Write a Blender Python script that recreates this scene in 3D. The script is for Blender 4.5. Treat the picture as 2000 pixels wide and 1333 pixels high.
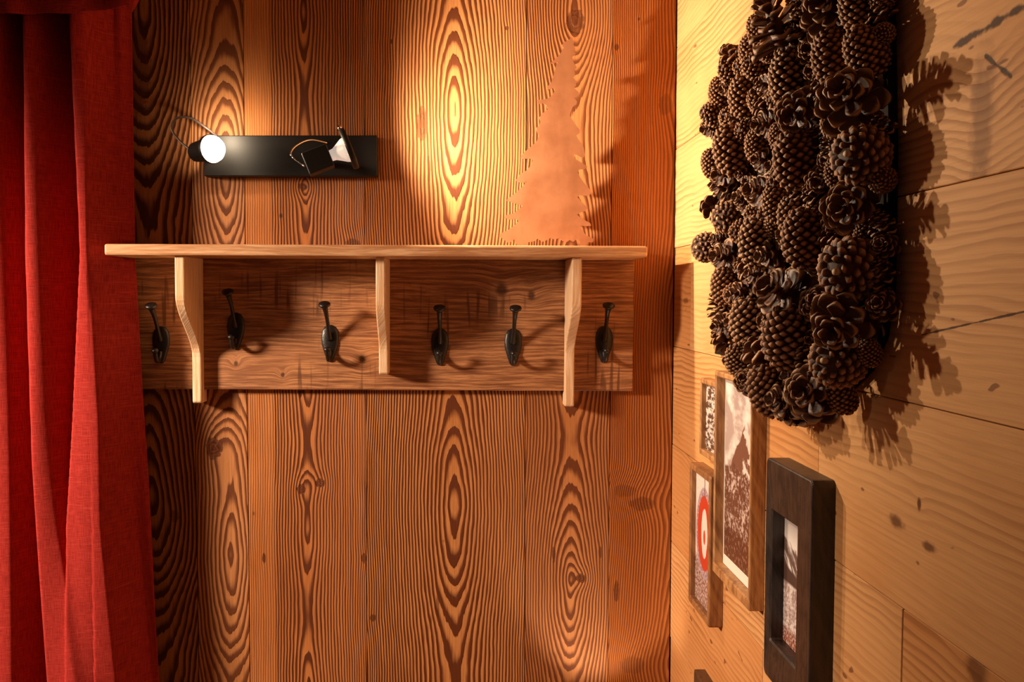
import bpy, bmesh, math, random
from mathutils import Vector, Matrix, Quaternion

for o in list(bpy.data.objects):
    bpy.data.objects.remove(o)
SC = bpy.context.scene
COL = SC.collection
random.seed(7)

# ------------------------------------------------------------------ camera
F = 1815.0            # focal length in pixels of the 2000 px wide frame
D = 1.95              # camera to back wall
EYE = 1.55
PX, PY = 910.0, 667.0
PITCH = math.radians(2.744)
CAM = Vector((0, -D, EYE))
cd = bpy.data.cameras.new('camera')
cam = bpy.data.objects.new('camera', cd)
COL.objects.link(cam)
cd.sensor_fit = 'HORIZONTAL'
cd.sensor_width = 36.0
cd.lens = 36.0 * F / 2000.0
cd.shift_x = (1000.0 - PX) / 2000.0
cd.clip_start = 0.02
cam.location = CAM
cam.rotation_euler = (math.radians(90) - PITCH, 0, 0)
SC.camera = cam

# ------------------------------------------------------------------ light and exposure
SC.view_settings.view_transform = 'Standard'
SC.view_settings.look = 'None'
SC.view_settings.gamma = 1.0
SC.view_settings.exposure = 0.0
SC.view_settings.use_curve_mapping = False

world = bpy.data.worlds.new('world')
SC.world = world
world.use_nodes = True
bg = world.node_tree.nodes['Background']
bg.inputs['Color'].default_value = (1.0, 0.66, 0.52, 1)
bg.inputs['Strength'].default_value = 0.045


def add_light(name, kind, loc, aim, energy, color, size=0.05, spot=None, blend=0.3):
    ld = bpy.data.lights.new(name, kind)
    ld.energy = energy
    ld.color = color
    ld.shadow_soft_size = size
    if kind == 'SPOT':
        ld.spot_size = math.radians(spot)
        ld.spot_blend = blend
    o = bpy.data.objects.new(name, ld)
    COL.objects.link(o)
    o.location = loc
    if aim is not None:
        o.rotation_euler = Vector(aim).to_track_quat('-Z', 'Y').to_euler()
    return o


# ceiling spotlight of the room, out of the picture on the left, aimed down across the curtain and the coat rack
add_light('room_spot_light', 'SPOT', (-1.95, -1.00, 1.96), (1.62, 1.00, -1.33), 370, (1.0, 0.72, 0.50), 0.15, 73, 0.75)
# wall lamp below the picture frames that shines upward into the corner
add_light('corner_lamp_light', 'SPOT', (0.26, -0.16, 0.62), (0.02, 0.09, 0.24), 4.5, (1.0, 0.74, 0.50), 0.02, 74, 0.5)


# ------------------------------------------------------------------ pixel helpers
def ray(px, py):
    x = (px - PX) / F
    y = -(py - PY) / F
    c, s = math.cos(PITCH), math.sin(PITCH)
    # camera looks along +Y tipped down by PITCH
    return Vector((x, c + y * s, y * c - s))


def back(px, py, d=0.0):
    """point on the plane d metres in front of the back wall"""
    r = ray(px, py)
    t = (D - d) / r.y
    return CAM + r * t


XR = back(1316, 580).x


def right(px, py, d=0.0):
    """point on the plane d metres in front of the right wall"""
    r = ray(px, py)
    t = (XR - d) / r.x
    return CAM + r * t


# ------------------------------------------------------------------ object helpers
def link_mesh(name, me, parent=None, mat=None, smooth=False):
    o = bpy.data.objects.new(name, me)
    COL.objects.link(o)
    if parent is not None:
        o.parent = parent
    if mat is not None:
        if isinstance(mat, (list, tuple)):
            for m in mat:
                me.materials.append(m)
        else:
            me.materials.append(mat)
    if smooth:
        for p in me.polygons:
            p.use_smooth = True
    return o


def bm_obj(name, bm, parent=None, mat=None, smooth=False, origin=None):
    """bm is in world space; origin is the world origin of the parent thing"""
    bmesh.ops.recalc_face_normals(bm, faces=bm.faces[:])
    if origin is not None:
        bmesh.ops.translate(bm, verts=bm.verts[:], vec=-Vector(origin))
    me = bpy.data.meshes.new(name)
    bm.to_mesh(me)
    bm.free()
    return link_mesh(name, me, parent, mat, smooth)


def thing(name, label, cat, loc=(0, 0, 0), rot=(0, 0, 0), group=None):
    o = bpy.data.objects.new(name, None)
    o.empty_display_size = 0.05
    COL.objects.link(o)
    o.location = loc
    o.rotation_euler = rot
    o['label'] = label
    o['category'] = cat
    if group:
        o['group'] = group
    return o


def tag(o, label, cat, group=None):
    o['label'] = label
    o['category'] = cat
    if group:
        o['group'] = group
    return o


def box(bm, x0, x1, y0, y1, z0, z1, bev=0.0, seg=1):
    vs = [bm.verts.new(p) for p in ((x0, y0, z0), (x1, y0, z0), (x1, y1, z0), (x0, y1, z0),
                                    (x0, y0, z1), (x1, y0, z1), (x1, y1, z1), (x0, y1, z1))]
    fs = [bm.faces.new([vs[i] for i in f]) for f in
          ((0, 3, 2, 1), (4, 5, 6, 7), (0, 1, 5, 4), (1, 2, 6, 5), (2, 3, 7, 6), (3, 0, 4, 7))]
    if bev > 0:
        es = list({e for f in fs for e in f.edges})
        bmesh.ops.bevel(bm, geom=es, offset=bev, segments=seg, profile=0.5, affect='EDGES')
    return vs


def prism(bm, pts, axis, a, b):
    """extrude a closed polygon (list of 2-tuples) along axis between a and b"""
    def mk(p, t):
        if axis == 'x':
            return (t, p[0], p[1])
        if axis == 'y':
            return (p[0], t, p[1])
        return (p[0], p[1], t)
    va = [bm.verts.new(mk(p, a)) for p in pts]
    vb = [bm.verts.new(mk(p, b)) for p in pts]
    n = len(pts)
    fa = bm.faces.new(va)
    fb = bm.faces.new(vb[::-1])
    for i in range(n):
        bm.faces.new((va[i], vb[i], vb[(i + 1) % n], va[(i + 1) % n]))
    return fa, fb


def frame_of(d):
    d = Vector(d).normalized()
    up = Vector((0, 0, 1)) if abs(d.z) < 0.9 else Vector((1, 0, 0))
    a = d.cross(up).normalized()
    b = a.cross(d).normalized()
    return a, b


def tube(bm, path, radii, seg=10, cap=True):
    path = [Vector(p) for p in path]
    rings = []
    a, b = frame_of(path[1] - path[0])
    for i, p in enumerate(path):
        if i == 0:
            d = path[1] - path[0]
        elif i == len(path) - 1:
            d = path[-1] - path[-2]
        else:
            d = path[i + 1] - path[i - 1]
        d.normalize()
        a = (a - d * a.dot(d)).normalized()
        b = d.cross(a).normalized()
        r = radii[i] if isinstance(radii, (list, tuple)) else radii
        rings.append([bm.verts.new(p + (a * math.cos(2 * math.pi * k / seg) + b * math.sin(2 * math.pi * k / seg)) * r)
                      for k in range(seg)])
    for i in range(len(rings) - 1):
        for k in range(seg):
            bm.faces.new((rings[i][k], rings[i][(k + 1) % seg], rings[i + 1][(k + 1) % seg], rings[i + 1][k]))
    if cap:
        bm.faces.new(rings[0][::-1])
        bm.faces.new(rings[-1])


def lathe(bm, prof, base, direction, seg=20, cap0=True, cap1=True):
    """prof: list of (distance along direction, radius)"""
    base = Vector(base)
    d = Vector(direction).normalized()
    a, b = frame_of(d)
    rings = []
    for h, r in prof:
        rings.append([bm.verts.new(base + d * h + (a * math.cos(2 * math.pi * k / seg) + b * math.sin(2 * math.pi * k / seg)) * max(r, 1e-5))
                      for k in range(seg)])
    for i in range(len(rings) - 1):
        for k in range(seg):
            bm.faces.new((rings[i][k], rings[i][(k + 1) % seg], rings[i + 1][(k + 1) % seg], rings[i + 1][k]))
    if cap0:
        bm.faces.new(rings[0][::-1])
    if cap1:
        bm.faces.new(rings[-1])


def spline(pts, n=8):
    """Catmull-Rom through pts"""
    pts = [Vector(p) for p in pts]
    P = [pts[0] * 2 - pts[1]] + pts + [pts[-1] * 2 - pts[-2]]
    out = []
    for i in range(1, len(P) - 2):
        for k in range(n):
            t = k / n
            p0, p1, p2, p3 = P[i - 1], P[i], P[i + 1], P[i + 2]
            out.append(0.5 * ((2 * p1) + (p2 - p0) * t + (2 * p0 - 5 * p1 + 4 * p2 - p3) * t * t + (3 * p1 - p0 - 3 * p2 + p3) * t ** 3))
    out.append(pts[-1])
    return out


def lerp_keys(keys, t):
    if t <= keys[0][0]:
        return keys[0][1]
    for (a, va), (b, vb) in zip(keys, keys[1:]):
        if t <= b:
            k = (t - a) / (b - a)
            return va + (vb - va) * k
    return keys[-1][1]


# ------------------------------------------------------------------ node expression helper
class E:
    nt = None

    def __init__(self, s):
        self.s = s

    @staticmethod
    def m(op, *args, clamp=False):
        n = E.nt.nodes.new('ShaderNodeMath')
        n.operation = op
        n.use_clamp = clamp
        for i, a in enumerate(args):
            if isinstance(a, E):
                E.nt.links.new(a.s, n.inputs[i])
            else:
                n.inputs[i].default_value = float(a)
        return E(n.outputs[0])

    def __add__(a, b): return E.m('ADD', a, b)
    def __radd__(a, b): return E.m('ADD', b, a)
    def __sub__(a, b): return E.m('SUBTRACT', a, b)
    def __rsub__(a, b): return E.m('SUBTRACT', b, a)
    def __mul__(a, b): return E.m('MULTIPLY', a, b)
    def __rmul__(a, b): return E.m('MULTIPLY', b, a)
    def __truediv__(a, b): return E.m('DIVIDE', a, b)
    def __neg__(a): return E.m('MULTIPLY', a, -1.0)


def sq(a): return a * a
def esqrt(a): return E.m('SQRT', a)
def eexp(a): return E.m('EXPONENT', a)
def ecos(a): return E.m('COSINE', a)
def fract(a): return E.m('FRACT', a)
def emin(a, b): return E.m('MINIMUM', a, b)
def emax(a, b): return E.m('MAXIMUM', a, b)
def eabs(a): return E.m('ABSOLUTE', a)


def sstep(a, lo, hi):
    n = E.nt.nodes.new('ShaderNodeMapRange')
    n.interpolation_type = 'SMOOTHSTEP'
    n.inputs['From Min'].default_value = lo
    n.inputs['From Max'].default_value = hi
    if isinstance(a, E):
        E.nt.links.new(a.s, n.inputs['Value'])
    return E(n.outputs['Result'])


def evec(x, y, z):
    n = E.nt.nodes.new('ShaderNodeCombineXYZ')
    for i, a in enumerate((x, y, z)):
        if isinstance(a, E):
            E.nt.links.new(a.s, n.inputs[i])
        else:
            n.inputs[i].default_value = float(a)
    return n.outputs[0]


def noise(x, y, z=0.0, scale=1.0, detail=2.0, rough=0.5):
    n = E.nt.nodes.new('ShaderNodeTexNoise')
    n.inputs['Scale'].default_value = scale
    n.inputs['Detail'].default_value = detail
    n.inputs['Roughness'].default_value = rough
    E.nt.links.new(evec(x, y, z), n.inputs['Vector'])
    return E(n.outputs[0])


def mixc(f, a, b):
    n = E.nt.nodes.new('ShaderNodeMix')
    n.data_type = 'RGBA'
    for sock, v in ((n.inputs[0], f), (n.inputs[6], a), (n.inputs[7], b)):
        if isinstance(v, E):
            E.nt.links.new(v.s, sock)
        elif isinstance(v, (tuple, list)):
            sock.default_value = (*v[:3], 1)
        else:
            sock.default_value = v
    return E(n.outputs[2])


def pos():
    tc = E.nt.nodes.new('ShaderNodeTexCoord')
    sp = E.nt.nodes.new('ShaderNodeSeparateXYZ')
    E.nt.links.new(tc.outputs['Object'], sp.inputs[0])
    return E(sp.outputs[0]), E(sp.outputs[1]), E(sp.outputs[2])


def new_mat(name):
    m = bpy.data.materials.new(name)
    m.use_nodes = True
    E.nt = m.node_tree
    b = m.node_tree.nodes['Principled BSDF']
    return m, b


def setc(b, col, rough=None, height=None, dist=0.001, strength=1.0, spec=None):
    if isinstance(col, E):
        E.nt.links.new(col.s, b.inputs['Base Color'])
    else:
        b.inputs['Base Color'].default_value = (*col, 1)
    if isinstance(rough, E):
        E.nt.links.new(rough.s, b.inputs['Roughness'])
    elif rough is not None:
        b.inputs['Roughness'].default_value = rough
    if spec is not None:
        b.inputs['Specular IOR Level'].default_value = spec
    if height is not None:
        bn = E.nt.nodes.new('ShaderNodeBump')
        bn.inputs['Strength'].default_value = strength
        bn.inputs['Distance'].default_value = dist
        E.nt.links.new(height.s, bn.inputs['Height'])
        E.nt.links.new(bn.outputs[0], b.inputs['Normal'])


def simple_mat(name, col, rough=0.5, metal=0.0, spec=None):
    m, b = new_mat(name)
    setc(b, col, rough, spec=spec)
    b.inputs['Metallic'].default_value = metal
    return m


# ------------------------------------------------------------------ wood materials
def larch(name, xc, seed, A, L, v0, c=0.045, ring=0.0075, k=1.0, knots=(), light=(0.50, 0.235, 0.092),
          dark=(0.115, 0.034, 0.011), contrast=1.0, lean=0.0, wob=0.006, plain=None, bump=0.0011):
    """upright board: growth rings cut by the board face; v0 = height of a ring eye, L = distance between eyes"""
    m, b = new_mat(name)
    x, y, z = pos()
    u = x - xc
    v = z - v0
    if lean:
        u = u - v * lean
    n1 = noise(x * 16.0, z * 3.0, seed, 1.0, 2.0)
    n2 = noise(x * 2.0, z * 2.6, seed + 3.7, 1.0, 1.0)
    u2 = u + (n2 - 0.5) * (wob * 3.0)
    # distance to the pith, which lies at a depth C behind the face and wanders along the board
    C = E.m('POWER', eabs(E.m('SINE', v * (math.pi / L))), 1.25) * A + c + (noise(0.0, z * 5.0, seed + 1.0, 1.0, 1.0) - 0.5) * (A * 0.3)
    R = esqrt(sq(u2) + sq(C)) * k
    n3 = noise(x * 34.0, z * 11.0, seed + 2.2, 1.0, 2.0)
    R = R + R * R * 3.0 + (n1 - 0.5) * (wob * 1.5) + (n3 - 0.5) * (ring * 0.95)
    knotmask = None
    knotring = None
    for (kx, kz, ka, kb, S, dk) in knots:
        dx = (x - kx) * (1.0 / ka)
        dz = (z - kz) * (1.0 / kb)
        d2 = sq(dx) + sq(dz)
        R = R - eexp(d2 * -0.16) * S
        if dk:
            nn = noise(x, z, seed + 9, 90.0, 2.0)
            d = esqrt(d2) + (nn - 0.5) * 0.7
            km = (1.0 - sstep(d, 0.72, 1.0)) * dk
            kr = fract(d * 2.6) * km
            knotring = kr if knotring is None else emax(knotring, kr)
            knotmask = km if knotmask is None else emax(knotmask, km)
    t = fract(R * (1.0 / ring) + (noise(x * 220.0, z * 7.0, seed, 1.0, 2.0) - 0.5) * 0.26)
    late = sstep(t, 0.24, 0.74) * (1.0 - sstep(t, 0.91, 1.0))
    vary = noise(x * 14.0, z * 1.3, seed + 20, 1.0, 2.0)
    late_c = late * (0.68 + vary * 0.85) * contrast
    if plain is not None:
        # a quarter-sawn strip in which the rings hardly show
        pm = sstep(x, plain[0] - 0.006, plain[0] + 0.004) * (1.0 - sstep(x, plain[1] - 0.004, plain[1] + 0.006))
        late_c = late_c * (1.0 - pm * 0.78)
    fib = noise(x * 420.0, z * 9.0, seed + 5, 1.0, 3.0, 0.6)
    blotch = noise(x * 5.0, z * 2.0, seed + 11, 1.0, 3.0)
    lt = mixc(sstep(blotch, 0.3, 0.75), light, (light[0] * 0.80, light[1] * 0.72, light[2] * 0.62))
    col = mixc(emin(late_c, 1.0), lt, dark)
    col = mixc((1.0 - sstep(fib, 0.25, 0.6)) * 0.38, col, (dark[0] * 1.3, dark[1] * 1.3, dark[2] * 1.3))
    # small worm holes and nail marks
    sp = noise(x * 30.0, z * 16.0, seed + 31, 1.0, 0.0)
    col = mixc(sstep(sp, 0.885, 0.905) * 0.85, col, (0.03, 0.012, 0.006))
    if knotmask is not None:
        col = mixc(knotmask, col, mixc(knotring * 0.7, (0.055, 0.015, 0.005), (0.24, 0.072, 0.022)))
    h = late * 0.8 + fib * 0.35
    if knotmask is not None:
        h = h - knotmask * 0.6
    setc(b, col, 0.6, h, bump, 0.8, spec=0.22)
    return m


def pine_h(name, seed, tint=(0.60, 0.36, 0.165), knots=(), cracks=()):
    """lying softwood board of the right wall; grain runs along y"""
    m, b = new_mat(name)
    x, y, z = pos()
    n1 = noise(y * 2.0, z * 8.0, seed, 1.0, 3.0)
    n2 = noise(y * 5.0, z * 3.0, seed + 2, 1.0, 2.0)
    R = z + (n1 - 0.5) * 0.055 + (n2 - 0.5) * 0.02
    kmask = None
    for (ky, kz, ka, kb, S, dk) in knots:
        d2 = sq((y - ky) * (1.0 / ka)) + sq((z - kz) * (1.0 / kb))
        R = R + eexp(d2 * -0.2) * S
        d = esqrt(d2) + (noise(y, z, seed + 4, 60.0, 3.0) - 0.5) * 1.1
        km = (1.0 - sstep(d, 0.4, 1.1)) * dk
        kmask = km if kmask is None else emax(kmask, km)
    t = fract(R * (1.0 / 0.0105) + (noise(y * 8.0, z * 160.0, seed, 1.0, 2.0) - 0.5) * 0.4)
    late = sstep(t, 0.30, 0.85) * (1.0 - sstep(t, 0.88, 1.0))
    amt = sstep(noise(y * 1.5, z * 9.0, seed + 8, 1.0, 2.0), 0.38, 0.72)
    fib = noise(y * 10.0, z * 330.0, seed + 5, 1.0, 3.0, 0.6)
    blotch = noise(y * 3.0, z * 6.0, seed + 15, 1.0, 4.0)
    dark = (tint[0] * 0.42, tint[1] * 0.30, tint[2] * 0.22)
    col = mixc(sstep(blotch, 0.42, 0.8) * 0.6, tint, (tint[0] * 0.74, tint[1] * 0.58, tint[2] * 0.42))
    col = mixc(late * (0.10 + amt * 0.50), col, dark)
    col = mixc((1.0 - sstep(fib, 0.3, 0.6)) * 0.16, col, dark)
    sp = noise(y * 26.0, z * 60.0, seed + 31, 1.0, 1.0)
    col = mixc(sstep(sp, 0.735, 0.765) * 0.7, col, (0.12, 0.035, 0.012))
    if kmask is not None:
        col = mixc(kmask, col, (0.10, 0.032, 0.012))
    h = late * amt * 0.5 + fib * 0.3
    for (y0, z0, y1, z1, w) in cracks:
        # dark split running from one point to the other
        L2 = (y1 - y0) ** 2 + (z1 - z0) ** 2
        tt = emin(emax(((y - y0) * (y1 - y0) + (z - z0) * (z1 - z0)) * (1.0 / L2), 0.0), 1.0)
        dd = esqrt(sq(y - y0 - tt * (y1 - y0)) + sq(z - z0 - tt * (z1 - z0)))
        dd = dd + (noise(y, z, seed + 2, 55.0, 3.0) - 0.5) * (w * 2.6)
        cm = 1.0 - sstep(dd, w * 0.25, w)
        col = mixc(cm * 0.93, col, (0.045, 0.016, 0.008))
        h = h - cm * 0.35
    setc(b, col, 0.68, h, 0.0009, 0.7, spec=0.10)
    return m


def rack_wood(name, seed, along='x', light=(0.40, 0.19, 0.085), dark=(0.135, 0.048, 0.02), knots=(), raw=0.0):
    m, b = new_mat(name)
    x, y, z = pos()
    a, c = (x, z) if along == 'x' else (z, x + y)
    n1 = noise(a * 3.0, c * 14.0, seed, 1.0, 3.0)
    w = c + (n1 - 0.5) * 0.03
    kmask = None
    for (kx, kz, kr) in knots:
        d = esqrt(sq(x - kx) + sq((z - kz) * 0.85)) + (noise(x, z, seed, 70.0, 2.0) - 0.5) * 0.006
        w = w + eexp(sq(d * (1.0 / (kr * 2.2))) * -1.0) * 0.012
        km = (1.0 - sstep(d, kr * 0.35, kr)) * 0.85
        kmask = km if kmask is None else emax(kmask, km)
    f1 = noise(a * 9.0, w * 210.0, seed + 1, 1.0, 4.0, 0.62)
    f2 = noise(a * 30.0, w * 480.0, seed + 2, 1.0, 2.0)
    bl = noise(a * 4.0, c * 7.0, seed + 6, 1.0, 3.0)
    col = mixc(sstep(f1, 0.36, 0.66), dark, light)
    col = mixc((1.0 - sstep(f2, 0.33, 0.55)) * 0.5, col, dark)
    col = mixc(sstep(bl, 0.45, 0.75) * 0.45, col, (light[0] * 0.62, light[1] * 0.52, light[2] * 0.45))
    if raw:
        # upright saw marks across the board
        sm = noise(a * 85.0, c * 5.0, seed + 8, 1.0, 1.0)
        zone = sstep(noise(a * 5.0, c * 8.0, seed + 12, 1.0, 1.0), 0.5, 0.62)
        col = mixc(sstep(sm, 0.56, 0.66) * zone * raw, col, (dark[0] * 0.6, dark[1] * 0.6, dark[2] * 0.6))
    if kmask is not None:
        col = mixc(kmask, col, (0.05, 0.016, 0.008))
    setc(b, col, 0.5, f1 * 0.7 + f2 * 0.5, 0.0009, 0.7, spec=0.4)
    return m


M = {}
M['gap'] = simple_mat('dark joint', (0.02, 0.009, 0.005), 0.9)
M['rack_board'] = rack_wood('rack board', 3.1, 'x', (0.40, 0.185, 0.082), (0.115, 0.042, 0.018), raw=0.8,
                            knots=[(back(980, 566, .02).x, back(980, 566, .02).z, .017), (back(1038, 577, .02).x, back(1038, 577, .02).z, .011),
                                   (back(708, 703, .02).x, back(708, 703, .02).z, .010), (back(553, 734, .02).x, back(553, 734, .02).z, .005),
                                   (back(462, 712, .02).x, back(462, 712, .02).z, .006)])
M['rack_shelf'] = rack_wood('rack shelf', 8.3, 'x', (0.82, 0.53, 0.30), (0.50, 0.24, 0.105))
M['rack_bracket'] = rack_wood('rack bracket', 5.9, 'z', (0.93, 0.74, 0.53), (0.72, 0.45, 0.24))

m_, b_ = new_mat('black iron')
_x, _y, _z = pos()
setc(b_, (0.009, 0.007, 0.0065), 0.38, noise(_x, _y, _z, 260.0, 2.0), 0.0006, 0.5, spec=0.5)
M['iron'] = m_
m_, b_ = new_mat('black lacquer')
setc(b_, (0.007, 0.0055, 0.005), 0.5, spec=0.3)
M['lacquer'] = m_
M['chrome'] = simple_mat('chrome', (0.75, 0.7, 0.66), 0.16, 1.0)
M['cable'] = simple_mat('cable', (0.10, 0.07, 0.055), 0.4)

# curtain cloth
m_, b_ = new_mat('red linen')
_x, _y, _z = pos()
wv = noise(_x * 60.0, _z * 900.0, 1.0, 1.0, 2.0)
wh = noise(_x * 900.0, _z * 40.0, 4.0, 1.0, 2.0)
sl = noise(_x * 18.0, _z * 260.0, 8.0, 1.0, 2.0)
cc = mixc(sstep(wv * 0.5 + wh * 0.5, 0.38, 0.62), (0.235, 0.013, 0.010), (0.39, 0.030, 0.023))
cc = mixc(sstep(sl, 0.55, 0.75) * 0.35, cc, (0.52, 0.06, 0.042))
setc(b_, cc, 0.85, wv * 0.5 + wh * 0.5, 0.0006, 0.6, spec=0.15)
b_.inputs['Sheen Weight'].default_value = 0.12
b_.inputs['Sheen Tint'].default_value = (1, 0.3, 0.25, 1)
M['cloth'] = m_

# ------------------------------------------------------------------ structure: floor, ceiling, back wall
ZT, ZB = 2.42, 0.0
XL = -2.3


def struct(o):
    o['kind'] = 'structure'
    return o


def slab(name, x0, x1, y0, y1, z0, z1, mat):
    bm = bmesh.new()
    box(bm, x0, x1, y0, y1, z0, z1)
    return struct(bm_obj(name, bm, None, mat))


M['floor'] = pine_h('floor wood', 61.0, (0.34, 0.19, 0.09))
M['ceiling'] = pine_h('ceiling wood', 71.0, (0.36, 0.22, 0.11))
slab('floor', XL, XR + 0.06, -2.6, 0.06, -0.05, 0.0, M['floor'])
slab('ceiling', XL, XR + 0.06, -2.6, 0.06, ZT, ZT + 0.04, M['ceiling'])
wall_back = slab('wall_back', XL, XR + 0.06, 0.022, 0.06, ZB, ZT, M['gap'])


def bx(px):
    return back(px, 580).x


def kn(px, py, rx, ry, S, dk):
    p = back(px, py)
    s = D / F
    return (p.x, p.z, rx * s, ry * s, S, dk)


def vz(py):
    return back(910, py).z


joints = [bx(-560), bx(-330), bx(-110), bx(150), bx(377.5), bx(480.5), bx(713.5), bx(1027), bx(1193), XR - 0.0005]
larches = [
    larch('larch far left', bx(-450), 41, 0.05, 0.9, 1.4),
    larch('larch left', bx(-220), 43, 0.05, 1.1, 1.7),
    larch('larch curtain', bx(20), 47, 0.05, 0.8, 1.2),
    larch('larch dark eye', bx(292), 1.3, 0.095, 1.02, vz(965), c=0.006, ring=0.0135, wob=0.007,
          knots=[kn(340, 1010, 12, 14, .006, .5), kn(262, 130, 34, 110, .02, .5)],
          light=(0.44, 0.175, 0.058), dark=(0.070, 0.019, 0.007)),
    larch('larch round knot', bx(445), 5.1, 0.062, 0.80, vz(345), c=0.004, ring=0.0100, wob=0.006,
          knots=[kn(418, 876, 19, 24, .020, 1.0), kn(455, 868, 26, 34, .010, 0), kn(430, 356, 22, 20, .004, 0.25)],
          light=(0.54, 0.245, 0.095), dark=(0.13, 0.040, 0.014)),
    larch('larch narrow heart', bx(597), 9.7, 0.017, 0.36, vz(1035), c=0.003, ring=0.0080, wob=0.003,
          knots=[kn(589, 957, 10, 12, .010, 1.0), kn(626, 945, 11, 10, .008, 1.0), kn(592, 366, 9, 9, .014, 1.0),
                 kn(516, 1092, 4, 11, .003, .9), kn(711, 1092, 6, 11, .004, .9), kn(690, 478, 16, 12, .012, .8)],
          light=(0.56, 0.222, 0.072), dark=(0.10, 0.027, 0.009), plain=(bx(480), bx(531))),
    larch('larch big eye', bx(887), 13.9, 0.052, 0.82, vz(228), c=0.008, ring=0.0100, wob=0.004,
          knots=[kn(825, 243, 11, 40, -.010, .8), kn(729, 1208, 7, 9, .003, .8), kn(838, 330, 4, 26, -.003, .6),
                 kn(855, 1190, 4, 32, .002, .55), kn(991, 55, 4, 5, .002, .9), kn(764, 82, 4, 5, .002, .9)],
          light=(0.60, 0.27, 0.095), dark=(0.115, 0.030, 0.009), contrast=1.15),
    larch('larch knotted', bx(1117), 17.3, 0.050, 0.62, vz(1135), c=0.004, ring=0.0085, wob=0.004,
          knots=[kn(1124, 43, 20, 26, .020, .85), kn(1135, 1131, 11, 10, .016, .9), kn(1082, 1085, 4, 18, .003, .8), kn(1173, 1080, 4, 14, .003, .7)],
          light=(0.54, 0.235, 0.085), dark=(0.14, 0.042, 0.014)),
    larch('larch corner', bx(1330), 23.1, 0.02, 0.7, vz(1290), c=0.03, ring=0.0080, wob=0.005, lean=0.02,
          knots=[kn(1220, 960, 25, 14, .020, .35), kn(1255, 985, 28, 15, .014, .5), kn(1236, 1300, 26, 20, .02, .3),
                 kn(1205, 92, 5, 8, .003, .9), kn(1248, 37, 3, 4, .002, .9), kn(1204, 1155, 6, 24, .004, .7), kn(1300, 205, 16, 22, .012, .35)],
          light=(0.52, 0.19, 0.048), dark=(0.17, 0.042, 0.011), contrast=0.75),
]
for i in range(len(joints) - 1):
    bm = bmesh.new()
    g = 0.0006
    box(bm, joints[i] + g, joints[i + 1] - g, 0.0005 * (i % 2), 0.022, ZB, ZT, 0.0009)
    bm_obj('plank', bm, wall_back, larches[i])

# ------------------------------------------------------------------ right wall: lying boards
bm = bmesh.new()
box(bm, XR + 0.022, XR + 0.06, -2.6, 0.022, ZB, ZT)
wall_right = struct(bm_obj('wall_right', bm, None, M['gap']))


def rz(slope):
    return EYE - slope * XR


def ry(px):
    return right(px, 580).y


rows = [-2.0, -1.655, -1.18, -0.70, -0.231, 0.24, 0.715, 1.19, 1.665, 2.14, 2.615, 3.09, 3.57]
ends = {2: [1480], 3: [], 4: [1349], 5: [1604], 6: [1424, 1776], 7: [1352, 1500]}
tints = [(0.63, 0.335, 0.140), (0.60, 0.295, 0.112), (0.65, 0.350, 0.148), (0.58, 0.275, 0.102)]
k = 0
for i in range(len(rows) - 1):
    z1, z0 = rz(rows[i]), rz(rows[i + 1])
    z1 = min(z1, ZT)
    z0 = max(z0, ZB)
    if z1 - z0 < 0.02:
        continue
    ys = [0.0] + [ry(p) for p in ends.get(i, [])] + ([-2.6] if i in ends else [-0.5 - 0.37 * (i % 3), -2.6])
    for a, b2 in zip(ys, ys[1:]):
        knots, cracks = [], []
        if i == 3 and a == 0.0:
            p = right(1905, 240)
            q0, q1 = right(1862, 92), right(2000, 12)
            knots = [(p.y - .01, p.z, .022, .07, .02, .55), (right(1760, 150).y, right(1760, 150).z, .012, .02, .01, .5)]
            cracks = [(q0.y, q0.z, q1.y, q1.z, .0045), (right(1925, 110).y, right(1925, 110).z, right(1975, 150).y, right(1975, 150).z, .003)]
        if i == 5 and a != 0.0:
            p, q = right(1750, 1020), right(1815, 1070)
            knots = [(p.y, p.z, .02, .008, .006, .8), (q.y, q.z, .016, .006, .004, .8), (right(1795, 985).y, right(1795, 985).z, .005, .008, .002, .9)]
        if i == 4 and a == 0.0:
            p = right(1338, 588)
            knots = [(p.y, p.z, .03, .007, .004, .7)]
        if i == 4 and a != 0.0:
            p, q = right(1800, 655), right(2000, 610)
            cracks = [(p.y, p.z, q.y, q.z, .0012)]
        if i == 6:
            p = right(1905, 1310)
            knots = [(p.y, p.z, .02, .02, .01, .7)]
        mt = pine_h('pine board %d' % k, 100 + 7.3 * k, tints[k % 4], knots, cracks)
        bm = bmesh.new()
        off = random.uniform(0.0, 0.0012)
        box(bm, XR + off, XR + 0.022, b2 + 0.0005, a - 0.0005, z0 + 0.0005, z1 - 0.0005, 0.0008)
        bm_obj('plank', bm, wall_right, mt)
        k += 1

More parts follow.
